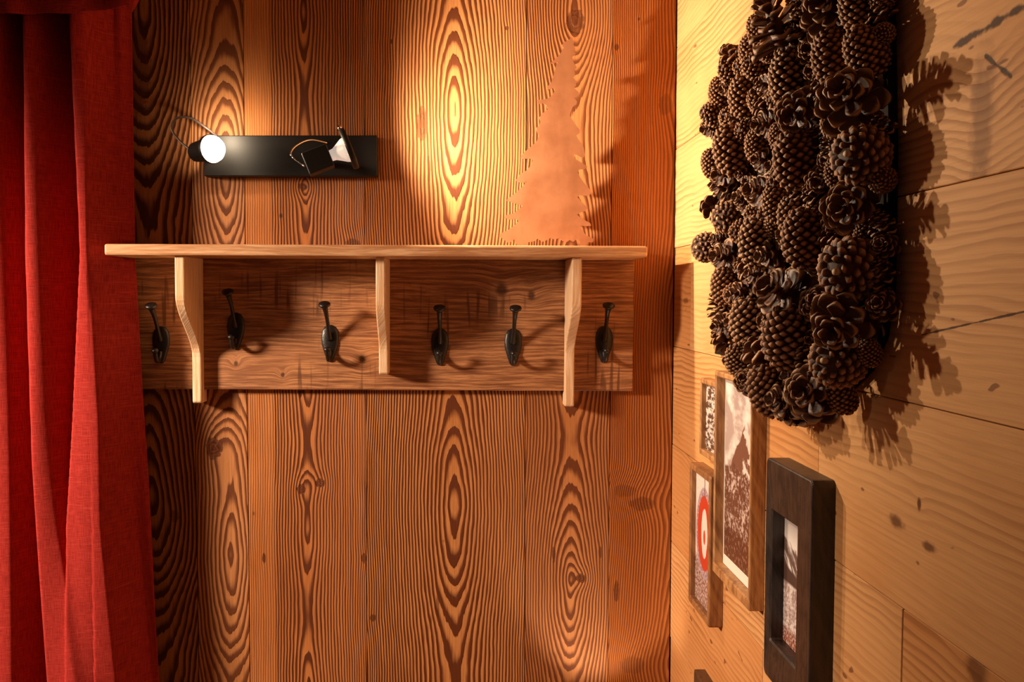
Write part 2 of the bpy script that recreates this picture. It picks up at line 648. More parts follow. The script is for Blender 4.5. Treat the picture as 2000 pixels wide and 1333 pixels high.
# ------------------------------------------------------------------ curtain and pelmet
SHELF_D = 0.165
shelf_l = back(203, 490, SHELF_D).x
shelf_r = back(1265, 490, SHELF_D).x
shelf_t = back(734, 479, SHELF_D).z
shelf_b = back(734, 501.5, SHELF_D).z
FOLDS = [  # left edge px, width of the crest px, fall-off to the right px (all keyed by picture row), height m
    ([(0, -370), (1333, -360)], [(0, 15), (1333, 30)], [(0, 45)], 0.11),
    ([(0, -270), (1333, -285)], [(0, 15), (1333, 30)], [(0, 45)], 0.11),
    ([(0, -190), (1333, -180)], [(0, 12), (1333, 30)], [(0, 45)], 0.11),
    ([(0, -110), (1333, -120)], [(0, 12), (1333, 25)], [(0, 45)], 0.11),
    ([(0, -45), (900, -55), (1333, -65)], [(0, 10), (1333, 25)], [(0, 40)], 0.105),
    ([(0, 27), (500, 25), (900, 14), (1333, 0)], [(0, 8), (500, 14), (900, 24), (1333, 34)], [(0, 34), (1333, 32)], 0.110),
    ([(0, 92), (500, 87), (900, 92), (1333, 110)], [(0, 7), (500, 18), (800, 22), (1000, 30), (1333, 62)], [(0, 45), (1333, 45)], 0.115),
    ([(0, 177), (300, 183), (500, 188), (800, 168), (1000, 152), (1333, 150)], [(0, 14), (500, 20), (800, 44), (1333, 66)], [(0, 34), (1333, 32)], 0.115),
    ([(0, 240), (500, 238), (900, 246), (1333, 258)], [(0, 6), (1333, 12)], [(0, 14)], 0.026),
]


def curtain_depth(u, py):
    p = 6.0
    acc = 0.0
    for e, f, w, h in FOLDS:
        e_, f_, w_ = lerp_keys(e, py), lerp_keys(f, py), lerp_keys(w, py)
        if u < e_:
            k_ = math.exp(-((u - e_) / 9.0) ** 2)
        elif u < e_ + f_:
            k_ = 1.0 - 0.06 * ((u - e_) / f_) ** 2
        else:
            t = (u - e_ - f_) / w_
            k_ = 0.94 * math.exp(-(t ** 1.35))
        acc += (h * k_) ** p
    return 0.027 + acc ** (1.0 / p) + 0.003 * math.sin(u * 0.05 + py * 0.004)


bm = bmesh.new()
NU, NV = 330, 250
zt, zb = 2.30, 0.03
grid = []
for j in range(NV + 1):
    z = zt + (zb - zt) * j / NV
    py = 580 - (z - EYE) * F / D
    right_edge = lerp_keys([(0, 256), (500, 256), (770, 266), (1333, 294), (2000, 312)], py)
    row = []
    for i in range(NU + 1):
        u = -420 + (right_edge + 420) * i / NU
        d = curtain_depth(u * 266 / right_edge if u > 200 else u, py)
        # pixel column -> x at the cloth's own mean depth
        row.append(bm.verts.new((((u - PX) / F) * (D - 0.07), -d, z)))
    grid.append(row)
for j in range(NV):
    for i in range(NU):
        q = (grid[j][i], grid[j][i + 1], grid[j + 1][i + 1], grid[j + 1][i])
        cx = sum(v.co.x for v in q) / 4
        cz = sum(v.co.z for v in q) / 4
        if cx > shelf_l - 0.004 and shelf_b - 0.0030 < cz < shelf_t + 0.0075:
            continue      # the cloth parts around the end of the shelf
        bm.faces.new(q)
for v in [v for v in bm.verts if not v.link_faces]:
    bm.verts.remove(v)
cur = bm_obj('curtain', bm, None, M['cloth'], True)
mod = cur.modifiers.new('thickness', 'SOLIDIFY')
mod.thickness = 0.0016
tag(cur, 'long red linen curtain hanging in deep folds beside the coat rack', 'curtain')

bm = bmesh.new()
N = 60
bot = [(-420, 26), (60, 27), (150, 25), (205, 20), (240, 13), (262, 9), (264, 26), (270, 14), (276, 2)]
rows_ = []
for i in range(N + 1):
    u = -420 + 696 * i / N
    d = 0.164 + 0.005 * math.sin(u * 0.06)
    zb_ = back(u, lerp_keys(bot, u), d).z
    xx = back(u, 300, d).x
    rows_.append([bm.verts.new((xx, -d - 0.004 * math.sin(u * 0.08 + j), zb_ + (2.32 - zb_) * j / 6)) for j in range(7)])
for a, b2 in zip(rows_, rows_[1:]):
    for j in range(6):
        bm.faces.new((a[j], b2[j], b2[j + 1], a[j + 1]))
pel = bm_obj('curtain_valance', bm, None, M['cloth'], True)
mod = pel.modifiers.new('thickness', 'SOLIDIFY')
mod.thickness = 0.002
tag(pel, 'short dark red fabric valance across the top of the curtain', 'valance')

# ------------------------------------------------------------------ coat rack
RX = (shelf_l + shelf_r) / 2
RO = Vector((RX, 0, shelf_b))
rack = thing('coat_rack', 'wooden wall coat rack with shelf, three scrolled brackets and black iron hooks', 'coat rack', RO, (0, 0.0042, 0))
board_b = back(734, 763, 0.02).z
bm = bmesh.new()
box(bm, shelf_l + 0.002, shelf_r + 0.001, -0.020, -0.0005, board_b, shelf_b, 0.0015)
# board_mat uses object space: keep the mesh in world-like coordinates by shifting the knots
bm_obj('backboard', bm, rack, None, origin=RO)
bm = bmesh.new()
box(bm, shelf_l, shelf_r, -SHELF_D, -0.0005, shelf_b, shelf_t, 0.004, 2)
bm_obj('shelf_board', bm, rack, M['rack_shelf'], origin=RO)


def bracket(xc, w, ytop_len, zbot, d_top, d_bot, z1, z2):
    """scrolled bracket: full depth to z1, S-curve to z2, slim tail to zbot"""
    prof = [(-0.0205, shelf_b), (-d_top, shelf_b)]
    n = 14
    prof.append((-d_top, z1))
    for i in range(1, n + 1):
        t = i / n
        s = t * t * (3 - 2 * t)
        prof.append((-(d_top + (d_bot - d_top) * s), z1 + (z2 - z1) * t))
    prof.append((-d_bot, zbot + 0.004))
    prof.append((-d_bot + 0.004, zbot))
    prof.append((-0.0205 if zbot > board_b else -0.0008, zbot))
    if zbot <= board_b:
        prof.append((-0.0008, board_b - 0.0006))
        prof.append((-0.0205, board_b - 0.0006))
    bm = bmesh.new()
    prism(bm, prof, 'x', xc - w / 2, xc + w / 2)
    o = bm_obj('bracket', bm, rack, M['rack_bracket'], origin=RO)
    md = o.modifiers.new('bevel', 'BEVEL')
    md.width = 0.0022
    md.segments = 2
    md.limit_method = 'ANGLE'
    return o


def zat(py, d):
    return back(910, py, d).z


bracket(-0.553, 0.0185, 0, zat(791, .045), 0.152, 0.043, zat(580, .152), zat(700, .043))
bracket(-0.1665, 0.0185, 0, zat(733, .07), 0.135, 0.068, zat(590, .135), zat(690, .068))
bracket(0.2145, 0.0190, 0, zat(794, .045), 0.152, 0.045, zat(590, .152), zat(690, .045))


def hook(px, py, lean):
    """cast iron double hook; px,py = centre of its oval plate, lean = sideways lean of the upper arm"""
    c = back(px, py, 0.022)
    ox, oz = c.x, c.z
    Y0 = -0.020
    bm = bmesh.new()
    # plate: rounded, tapering downwards
    rows2 = []
    for (dz, w, t) in ((0.034, .004, .003), (0.031, .0105, .0045), (0.022, .0165, .006), (0.008, .0185, .007), (-0.006, .0175, .0075),
                       (-0.020, .0135, .0075), (-0.032, .0095, .007), (-0.040, .0065, .006), (-0.043, .003, .004)):
        ring = []
        for kk in range(13):
            a = math.pi * kk / 12
            ring.append(bm.verts.new((ox - w * math.cos(a), Y0 - t * math.sin(a) ** 0.8 + 0.0006, oz + dz)))
        rows2.append(ring)
    for a, b2 in zip(rows2, rows2[1:]):
        for kk in range(12):
            bm.faces.new((a[kk], a[kk + 1], b2[kk + 1], b2[kk]))
    bm.faces.new(rows2[0])
    bm.faces.new(rows2[-1])
    for a, b2 in zip(rows2, rows2[1:]):
        bm.faces.new((a[0], b2[0], b2[12], a[12]))
    h = bm_obj('coat_hook', bm, rack, M['iron'], True, RO)
    # upper arm
    bm = bmesh.new()
    pth = spline([(ox, Y0 - .004, oz + .004), (ox + lean * .1, Y0 - .016, oz + .022), (ox + lean * .35, Y0 - .026, oz + .042),
                  (ox + lean * .7, Y0 - .036, oz + .060), (ox + lean, Y0 - .047, oz + .073)], 6)
    n = len(pth)
    tube(bm, pth, [0.0062 - 0.0022 * math.sin(math.pi * min(i / n * 1.1, 1)) for i in range(n)], 10)
    arm = bm_obj('upper_arm', bm, h, M['iron'], True, RO)
    bm = bmesh.new()
    lathe(bm, [(-.005, .0045), (-.001, .0075), (.002, .0115), (.0045, .0125), (.007, .0115), (.009, .007), (.0098, .001)],
          (ox + lean, Y0 - .047, oz + .073), (0.0, -0.45, 0.9), 18)
    bm_obj('upper_knob', bm, h, M['iron'], True, RO)
    # lower hook
    bm = bmesh.new()
    pth = spline([(ox, Y0 - .004, oz - .018), (ox, Y0 - .012, oz - .033), (ox, Y0 - .024, oz - .037), (ox, Y0 - .034, oz - .028), (ox, Y0 - .038, oz - .018)], 6)
    tube(bm, pth, 0.0046, 10)
    bm_obj('lower_arm', bm, h, M['iron'], True, RO)
    bm = bmesh.new()
    lathe(bm, [(-.002, .004), (.001, .0065), (.004, .0075), (.007, .0062), (.009, .001)], (ox, Y0 - .038, oz - .018), (0, -0.3, 0.95), 14)
    bm_obj('lower_knob', bm, h, M['iron'], True, RO)


for (px, py, ln) in ((315, 672, -.004), (461, 645, -.004), (645, 668, -.004), (860, 674, .0), (1003, 674, .002), (1181, 668, .001)):
    hook(px, py, ln)

# backboard material is made in the rack's own space
for o in rack.children:
    if o.name.startswith('backboard'):
        kk = [((back(a, c, .02) - RO), r) for a, c, r in ((980, 566, .017), (1038, 577, .011), (708, 703, .010), (553, 734, .005), (462, 712, .006))]
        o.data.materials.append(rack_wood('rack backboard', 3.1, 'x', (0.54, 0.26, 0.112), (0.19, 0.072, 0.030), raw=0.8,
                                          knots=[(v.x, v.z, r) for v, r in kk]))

# ------------------------------------------------------------------ copper tree on the shelf
TREE = [(500, 108), (507, 98), (515, 112), (525, 125), (521, 140), (531, 160), (520, 175), (536, 190), (514, 208), (520, 235), (528, 250),
        (541, 268), (520, 279), (531, 300), (528, 316), (519, 322), (536, 345), (536, 370), (525, 385), (548, 405), (552, 420), (545, 432),
        (525, 441), (541, 460), (538, 478), (518, 490), (505, 522), (500, 545), (520, 570), (540, 600), (560, 627), (555, 642), (539, 650),
        (545, 670), (570, 700), (580, 725), (588, 765), (575, 780), (558, 774), (535, 758), (523, 764), (530, 785), (560, 802), (601, 830),
        (590, 842), (556, 845), (545, 860), (560, 892), (590, 932), (615, 960), (618, 985), (600, 996), (560, 990), (543, 1002), (570, 1032),
        (603, 1062), (590, 1080), (560, 1090), (541, 1102), (580, 1130), (615, 1148), (621, 1165), (590, 1167), (556, 1163), (572, 1190),
        (590, 1215), (636, 1240), (630, 1258), (604, 1258), (590, 1290), (570, 1292), (555, 1252), (540, 1240), (520, 1255), (500, 1245), (480, 1258),
        (460, 1250), (440, 1235), (410, 1242), (396, 1230), (370, 1246), (345, 1256), (320, 1236), (300, 1252), (262, 1258), (250, 1292), (215, 1292),
        (196, 1262), (185, 1240), (170, 1256), (150, 1258), (125, 1240), (100, 1222), (110, 1208), (150, 1190), (190, 1160), (212, 1135), (200, 1126),
        (160, 1129), (132, 1118), (140, 1105), (180, 1095), (215, 1070), (236, 1050), (220, 1046), (190, 1038), (160, 1026), (142, 1020), (160, 1004),
        (200, 974), (235, 940), (256, 914), (240, 921), (215, 918), (192, 905), (214, 892), (212, 877), (250, 855), (280, 825), (292, 790), (275, 784),
        (240, 786), (222, 778), (235, 755), (270, 725), (310, 690), (326, 660), (320, 640), (308, 610), (331, 600), (335, 570), (328, 550), (350, 525),
        (377, 505), (370, 485), (350, 470), (320, 475), (315, 452), (345, 450), (375, 445), (400, 425), (416, 400), (408, 384), (375, 395), (370, 380),
        (395, 355), (405, 325), (415, 290), (425, 252), (440, 234), (400, 246), (397, 240), (430, 210), (450, 185), (465, 160), (460, 148), (454, 141),
        (470, 125), (490, 115)]
m_, b_ = new_mat('copper sheet')
_x, _y, _z = pos()
n1 = noise(_x, _y, _z, 16.0, 4.0)
n2 = noise(_x * 40.0, _y, _z * 14.0, 1.0, 4.0, 0.65)
cc = mixc(sstep(n1, 0.35, 0.7), (0.50, 0.225, 0.11), (0.38, 0.155, 0.07))
cc = mixc(sstep(n2, 0.55, 0.8) * 0.4, cc, (0.32, 0.12, 0.05))
setc(b_, cc, 0.5 + n2 * 0.12, n2, 0.0006, 0.4)
b_.inputs['Metallic'].default_value = 0.55
M['copper'] = m_
TD = 0.050
pts = [back(940 + a / 2.8975, 40 + c / 2.8975, TD) for a, c in TREE]
low = min(p.z for p in pts)
tx = sum(p.x for p in pts) / len(pts)
rest = shelf_t - math.sin(0.0042) * (tx - RX) + 0.0004
out = []
for p in pts:
    z = p.z
    if z < low + 0.012:
        z = rest + (z - low)
    out.append((p.x, z))
bm = bmesh.new()
from mathutils.geometry import delaunay_2d_cdt
nn_ = len(out)
vs2, _e, fs2, _a, _b, _c = delaunay_2d_cdt([Vector(p) for p in out], [(i, (i + 1) % nn_) for i in range(nn_)], [list(range(nn_))], 1, 1e-6)
va = [bm.verts.new((p.x, -TD - 0.0012, p.y)) for p in vs2]
for f in fs2:
    bm.faces.new([va[i] for i in f])
ext = bmesh.ops.extrude_face_region(bm, geom=bm.faces[:])
bmesh.ops.translate(bm, verts=[e for e in ext['geom'] if isinstance(e, bmesh.types.BMVert)], vec=(0, 0.0024, 0))
org = Vector((tx, -TD, rest))
tree = thing('tree_ornament', 'flat copper fir tree cut-out standing on the coat rack shelf', 'ornament', org)
bm_obj('tree_silhouette', bm, tree, M['copper'], origin=org)
bm = bmesh.new()
box(bm, tx - 0.055, tx + 0.045, -TD + 0.0014, -TD + 0.034, rest, rest + 0.002)
bm_obj('foot_plate', bm, tree, M['copper'], origin=org)

# ------------------------------------------------------------------ wall spotlight
bl, br = back(398, 304, 0.03).x, back(737, 304, 0.03).x
bz1, bz0 = back(580, 265, 0.03).z, back(580, 344.5, 0.03).z
LO = Vector(((bl + br) / 2, 0, (bz0 + bz1) / 2))
lamp = thing('wall_spotlight', 'black wall lamp bar with two swivelling halogen spots, one facing the room', 'lamp', LO)
bm = bmesh.new()
box(bm, bl, br, -0.03, -0.0005, bz0, bz1, 0.0015)
bm_obj('mounting_bar', bm, lamp, M['lacquer'], origin=LO)


def emis(name, col, strength):
    m = bpy.data.materials.new(name)
    m.use_nodes = True
    nt = m.node_tree
    b = nt.nodes['Principled BSDF']
    b.inputs['Base Color'].default_value = (0.8, 0.8, 0.8, 1)
    b.inputs['Emission Color'].default_value = (*col, 1)
    b.inputs['Emission Strength'].default_value = strength
    return m


M['bulb'] = emis('lit bulb', (1.0, 0.80, 0.55), 24)
M['bulb2'] = emis('lit lens', (1.0, 0.80, 0.55), 16)
m_, b_ = new_mat('dichroic glass')
setc(b_, (0.93, 0.84, 0.74), 0.12)
b_.inputs['Emission Color'].default_value = (1.0, 0.86, 0.72, 1)
b_.inputs['Emission Strength'].default_value = 0.45
M['reflector'] = m_

# first head: faces the room
b1 = back(413, 292, 0.105)
ax1 = Vector((0.78, -0.62, 0.02)).normalized()
bm = bmesh.new()
lathe(bm, [(-.058, .010), (-.056, .016), (-.050, .0195), (-.020, .0225), (-.010, .0262), (-.003, .0288), (.003, .0290), (.003, .0272), (-.003, .0270)],
      b1, ax1, 28, True, False)
sh1 = bm_obj('spot_head', bm, lamp, M['lacquer'], True, LO)
bm = bmesh.new()
lathe(bm, [(-.004, .0268), (.001, .0268), (.009, .0255), (.017, .0205), (.022, .012), (.0240, .001)], b1, ax1, 28)
bm_obj('bulb', bm, sh1, M['bulb'], True, LO)
bm = bmesh.new()
j1 = b1 - ax1 * 0.045
tube(bm, [(j1.x + .02, -0.028, b1.z), (j1.x + .012, -0.045, b1.z), (j1.x + .002, j1.y - 0.002, b1.z)], 0.006, 10)
bm_obj('swivel_arm', bm, sh1, M['lacquer'], True, LO)
bm = bmesh.new()
cab = spline([b1 - ax1 * 0.058, back(352, 277, 0.06), back(335, 252, 0.058), back(345, 232, 0.055), back(372, 231, 0.05),
              back(402, 250, 0.04), back(425, 268, 0.025)], 8)
tube(bm, cab, 0.0024, 8)
bm_obj('cable', bm, sh1, M['cable'], True, LO)

# second head: turned to the right, slightly upward
b2c = back(680, 292, 0.150)
ax2 = Vector((0.90, 0.09, 0.36)).normalized()
nrm = ax2.cross(Vector((0, 1, 0))).normalized()
bm = bmesh.new()
bp = b2c - ax2 * 0.036
a2, c2 = frame_of(ax2)
vv = []
for h_ in (-0.050, 0.0):
    for sx_, sz_ in ((1, 1), (-1, 1), (-1, -1), (1, -1)):
        vv.append(bm.verts.new(bp + ax2 * h_ + a2 * 0.021 * sx_ + c2 * 0.0215 * sz_))
for f_ in ((0, 1, 2, 3), (7, 6, 5, 4), (0, 4, 5, 1), (1, 5, 6, 2), (2, 6, 7, 3), (3, 7, 4, 0)):
    bm.faces.new([vv[q_] for q_ in f_])
bmesh.ops.bevel(bm, geom=bm.edges[:], offset=0.002, segments=2, profile=0.5, affect='EDGES')
sh2 = bm_obj('spot_head', bm, lamp, M['lacquer'], False, LO)
bm = bmesh.new()
lathe(bm, [(.0, .0105), (.008, .0115), (.018, .017), (.027, .0225), (.036, .0255)], bp, ax2, 24, True, False)
bm_obj('reflector', bm, sh2, M['reflector'], False, LO)
bm = bmesh.new()
lathe(bm, [(-.004, .0262), (-.004, .038), (-.003, .040), (.005, .041), (.007, .039), (.007, .0262)], b2c, ax2, 28, False, False)
bm_obj('bezel_ring', bm, sh2, M['lacquer'], True, LO)
bm = bmesh.new()
lathe(bm, [(-.0005, .0260), (.001, .0255), (.0025, .018), (.003, .001)], b2c, ax2, 24, False, True)
bm_obj('bulb', bm, sh2, M['bulb2'], True, LO)
tp = b2c - Vector((0.30, 0, -0.95)).normalized() * -0.036
bm = bmesh.new()
up2 = Vector((-0.36, 0, 0.90)).normalized()
tube(bm, [b2c + up2 * 0.039, b2c + up2 * 0.048], 0.0042, 10)
bm_obj('tilt_screw', bm, sh2, M['chrome'], True, LO)
bm = bmesh.new()
tube(bm, [(bp.x - .03, -0.029, b2c.z - .012), (bp.x - .03, -0.06, b2c.z - .012), bp - ax2 * 0.03], 0.006, 10)
bm_obj('swivel_arm', bm, sh2, M['lacquer'], True, LO)
bm = bmesh.new()
cab = spline([bp - ax2 * 0.054, back(577, 313, 0.09), back(568, 301, 0.08), back(578, 286, 0.07), back(605, 274, 0.05), back(640, 280, 0.031)], 8)
tube(bm, cab, 0.0018, 8)
bm_obj('cable', bm, sh2, M['chrome'], True, LO)

add_light('spot_one_light', 'SPOT', b1 + ax1 * 0.03, Vector((0.55, -0.80, 0.0)), 26, (1.0, 0.76, 0.50), 0.020, 110, 0.9)
# added spot outside the closed first head; stands in for bulb leakage and halo
add_light('spot_one_stray_light', 'SPOT', b1 + Vector((0.006, 0.010, 0.036)), (0.12, 1.0, 0.05), 1.5, (1.0, 0.78, 0.52), 0.008, 152, 0.9)
add_light('spot_two_light', 'SPOT', b2c + ax2 * 0.009, Vector((0.90, -0.18, 0.19)), 62, (1.0, 0.77, 0.53), 0.008, 152, 1.0)

# ------------------------------------------------------------------ picture frames on the right wall
def frame_mat(name, light, dark, seed, rough=0.5):
    m, b = new_mat(name)
    x, y, z = pos()
    f1 = noise(y * 30.0, z * 30.0 + x * 60.0, seed, 1.0, 4.0, 0.65)
    f2 = noise(x * 200.0, y * 200.0, z * 25.0, 1.0, 3.0)
    col = mixc(sstep(f1 * 0.6 + f2 * 0.4, 0.36, 0.62), dark, light)
    setc(b, col, rough, f1 * 0.6 + f2 * 0.4, 0.0012, 0.8)
    return m


M['oak'] = frame_mat('oak frame', (0.50, 0.255, 0.095), (0.24, 0.10, 0.035), 3)
M['oak2'] = frame_mat('brown frame', (0.34, 0.155, 0.055), (0.17, 0.066, 0.022), 9)
M['black'] = frame_mat('black worn frame', (0.045, 0.026, 0.018), (0.010, 0.007, 0.006), 15, 0.42)
M['dkframe'] = frame_mat('dark frame', (0.12, 0.055, 0.025), (0.05, 0.022, 0.012), 21, 0.45)


def print_mat(name, kind, y0, y1, z0, z1):
    """flat print; u runs from the corner side (0) to the near side (1), v from bottom to top; local coordinates"""
    m, b = new_mat(name)
    x, y, z = pos()
    u = (y - y1) * (1.0 / (y0 - y1))
    v = (z - z0) * (1.0 / (z1 - z0))
    asp = (z1 - z0) / (y1 - y0)
    n = noise(u, v * asp, 2.0, 5.0, 5.0, 0.62)
    nf = noise(u, v * asp, 5.0, 22.0, 4.0, 0.65)
    if kind == 'mountain':
        sky = mixc(sstep(noise(u * 2.0, v * 5.0, 1.0, 2.0, 4.0), 0.42, 0.68), (0.42, 0.32, 0.30), (0.80, 0.74, 0.70))
        # peak: steep left flank, hooked summit, lower shoulder
        peak = 0.80 - eabs(u - 0.60) * 0.62 + (n - 0.5) * 0.10
        m1 = sstep(peak - v, -0.004, 0.008)
        snow = sstep(n + (u - 0.55) * 0.9, 0.52, 0.60)
        rock = mixc(snow, (0.17, 0.075, 0.05), (0.72, 0.62, 0.57))
        col = mixc(m1, sky, rock)
        ridge = 0.56 + (n - 0.5) * 0.22 - u * 0.05
        m2 = sstep(ridge - v, -0.006, 0.010)
        slope_ = mixc(sstep(nf * 0.65 + noise(u, v * asp, 7.0, 6.0, 2.0) * 0.35, 0.48, 0.62), (0.13, 0.05, 0.032), (0.62, 0.48, 0.42))
        col = mixc(m2, col, slope_)
        fore = mixc(sstep(nf, 0.5, 0.7), (0.10, 0.036, 0.022), (0.33, 0.17, 0.12))
        col = mixc(sstep(0.22 + (n - 0.5) * 0.2 - v, -0.03, 0.04), col, fore)
        # white paper border
        e = emin(emin(u, 1.0 - u) * (1.0 / asp), emin(v, 1.0 - v))
        col = mixc(1.0 - sstep(e, 0.014, 0.018), col, (0.85, 0.80, 0.74))
        col = mixc(1.0 - sstep(v, 0.052, 0.056), col, (0.85, 0.80, 0.74))
    elif kind == 'ring':
        col = mixc(sstep(nf, 0.4, 0.7), (0.78, 0.68, 0.62), (0.66, 0.55, 0.50))
        fore = mixc(sstep(nf, 0.42, 0.62), (0.22, 0.10, 0.08), (0.62, 0.48, 0.46))
        col = mixc(sstep(0.34 + (n - 0.5) * 0.12 - v, -0.03, 0.03), col, fore)
        r = esqrt(sq((u - 0.5) * 1.0) + sq((v - 0.56) * asp * 0.70))
        col = mixc((1.0 - sstep(r, 0.455, 0.475)), col, (0.40, 0.33, 0.42))
        col = mixc((1.0 - sstep(r, 0.435, 0.45)), col, mixc(sstep(nf, 0.45, 0.6), (0.30, 0.20, 0.26), (0.62, 0.45, 0.45)))
        col = mixc((1.0 - sstep(r + (nf - 0.5) * 0.03, 0.375, 0.39)), col, (0.55, 0.05, 0.022))
        r2 = esqrt(sq((u - 0.5) * 1.5) + sq((v - 0.56) * asp * 0.70))
        col = mixc((1.0 - sstep(r2 + (n - 0.5) * 0.06, 0.24, 0.26)), col, (0.82, 0.72, 0.66))
        r3 = esqrt(sq((u - 0.5) * 1.9) + sq((v - 0.53) * asp * 1.0))
        col = mixc((1.0 - sstep(r3, 0.10, 0.115)), col, (0.60, 0.06, 0.03))
        col = mixc((1.0 - sstep(eabs(u - 0.5), 0.014, 0.024)) * sstep(v, 0.82, 0.83), col, (0.2, 0.1, 0.09))
    elif kind == 'snow':
        sky = mixc(sstep(v, 0.72, 1.0), (0.85, 0.80, 0.78), (0.34, 0.29, 0.29))
        sl_ = noise(u * 3.0 + v * 7.0, v * 3.0, 1.0, 2.5, 4.0)
        upper = mixc(sstep(sl_, 0.45, 0.6), (0.16, 0.10, 0.085), (0.80, 0.74, 0.72))
        col = mixc(sstep(0.82 - u * 0.16 + (n - 0.5) * 0.10 - v, -0.01, 0.02), sky, upper)
        band = sstep(0.60 - u * 0.08 - v, -0.015, 0.015) * (1.0 - sstep(0.47 - v, -0.01, 0.02))
        col = mixc(band, col, (0.10, 0.055, 0.045))
        low_ = mixc(sstep(nf * 0.5 + n * 0.5, 0.45, 0.58), (0.36, 0.25, 0.24), (0.78, 0.70, 0.68))
        col = mixc(sstep(0.47 - v, -0.01, 0.02), col, low_)
        col = mixc(sstep(0.12 + (n - 0.5) * 0.1 - v, -0.02, 0.03), col, mixc(sstep(nf, 0.45, 0.6), (0.25, 0.06, 0.03), (0.55, 0.4, 0.36)))
    else:
        wv_ = noise(u * 2.5, v * asp * 5.0, 3.0, 2.4, 5.0, 0.7)
        col = mixc(sstep(wv_, 0.46, 0.56), (0.09, 0.05, 0.04), (0.72, 0.62, 0.56))
    setc(b, col, 0.25, spec=0.4)
    return m


def picture_frame(label, pxf, pxn, pyt, pyb, p, rails, mat, kind, recess, corner=0.001, slope=0.0):
    """pxf/pxn: picture columns of the far and near front edges; pyt/pyb rows at the far front edge;
    rails = (top, bottom, near, far) widths; slope = how much the rail faces fall towards the picture"""
    A = right(pxf, pyt, p)
    Yf, zt_ = A.y, A.z
    zb_ = right(pxf, pyb, p).z
    Yn = right(pxn, 580, p).y
    org = Vector((XR, (Yf + Yn) / 2, zb_))
    t = thing('picture_frame', label, 'picture frame', org)
    xf = XR - p
    rt, rb, rn, rf = rails

    def rrect(y0, y1, z0, z1, r, x, bm):
        out_ = []
        for (cy_, cz_, a0) in ((y1 - r, z1 - r, 0), (y0 + r, z1 - r, 90), (y0 + r, z0 + r, 180), (y1 - r, z0 + r, 270)):
            for k2 in range(5):
                a = math.radians(a0 + 90 * k2 / 4)
                out_.append(bm.verts.new((x, cy_ + r * math.cos(a), cz_ + r * math.sin(a))))
        return out_
    bm = bmesh.new()
    e = 0.0022
    loops = [rrect(Yn, Yf, zb_, zt_, corner, XR - 0.0003, bm),
             rrect(Yn, Yf, zb_, zt_, corner, xf + e, bm),
             rrect(Yn + e * .4, Yf - e * .4, zb_ + e * .4, zt_ - e * .4, corner, xf + e * .3, bm),
             rrect(Yn + e, Yf - e, zb_ + e, zt_ - e, corner, xf, bm),
             rrect(Yn + rn - e, Yf - rf + e, zb_ + rb - e, zt_ - rt + e, corner * .3 + .0004, xf + slope, bm),
             rrect(Yn + rn, Yf - rf, zb_ + rb, zt_ - rt, corner * .3 + .0004, xf + slope + e, bm),
             rrect(Yn + rn, Yf - rf, zb_ + rb, zt_ - rt, corner * .3 + .0004, XR - 0.0003, bm)]
    for a, b2 in zip(loops, loops[1:] + loops[:1]):
        for k2 in range(20):
            bm.faces.new((a[k2], a[(k2 + 1) % 20], b2[(k2 + 1) % 20], b2[k2]))
    bm_obj('frame', bm, t, mat, origin=org)
    bm = bmesh.new()
    y0, y1, z0, z1 = Yn + rn + 0.0004, Yf - rf - 0.0004, zb_ + rb + 0.0004, zt_ - rt - 0.0004
    box(bm, xf + recess, XR - 0.0006, y0, y1, z0, z1)
    mt = print_mat('print ' + kind, kind, y0 - org.y, y1 - org.y, z0 - org.z, z1 - org.z)
    bm_obj('picture', bm, t, mt, origin=org)
    return t


picture_frame('tall light oak box frame with a white-bordered photo of a snowy mountain peak', 1396, 1471, 724, 1122, 0.022,
              (0.010, 0.016, 0.006, 0.006), M['oak'], 'mountain', 0.016)
picture_frame('narrow brown wooden frame with a photo of a round red ornament', 1347, 1392, 903, 1178, 0.024,
              (0.012, 0.012, 0.012, 0.010), M['oak2'], 'ring', 0.010, 0.004)
picture_frame('worn black wooden frame with rounded corners and a small snowy landscape photo', 1497, 1593, 893, 1322, 0.028,
              (0.070, 0.050, 0.058, 0.012), M['black'], 'snow', 0.022, 0.008, 0.004)
picture_frame('small oak frame with a black and white bark photo, half hidden behind the mountain picture', 1367, 1402, 738, 888, 0.018,
              (0.010, 0.010, 0.006, 0.006), M['oak'], 'bark', 0.010, 0.003)
picture_frame('dark brown frame whose upper corner shows below the red ornament picture', 1355, 1402, 1308, 1560, 0.02,
              (0.03, 0.03, 0.03, 0.03), M['dkframe'], 'bark', 0.010, 0.002)

# ------------------------------------------------------------------ pine cone wall panel
m_, b_ = new_mat('cone scale')
at = E.nt.nodes.new('ShaderNodeAttribute')
at.attribute_name = 'tip'
oi = E.nt.nodes.new('ShaderNodeObjectInfo')
tipv = E(at.outputs['Fac'])
rnd = E(oi.outputs['Random'])
_x, _y, _z = pos()
nn = noise(_x, _y, _z, 140.0, 3.0)
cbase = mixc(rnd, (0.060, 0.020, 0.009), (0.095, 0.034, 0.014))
ctip = mixc(rnd, (0.72, 0.39, 0.195), (0.52, 0.235, 0.10))  # tan tips, brightened further so the colour carries some of the highlights
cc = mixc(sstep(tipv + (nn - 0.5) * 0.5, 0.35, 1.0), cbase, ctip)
setc(b_, cc, 0.55, nn, 0.0008, 0.5, spec=0.25)
M['cone'] = m_
m_, b_ = new_mat('open cone scale')
at = E.nt.nodes.new('ShaderNodeAttribute')
at.attribute_name = 'tip'
tipv = E(at.outputs['Fac'])
_x, _y, _z = pos()
nn = noise(_x, _y, _z, 140.0, 3.0)
cc = mixc(sstep(tipv + (nn - 0.5) * 0.3, 0.55, 1.0), (0.105, 0.036, 0.016), (0.52, 0.27, 0.12))
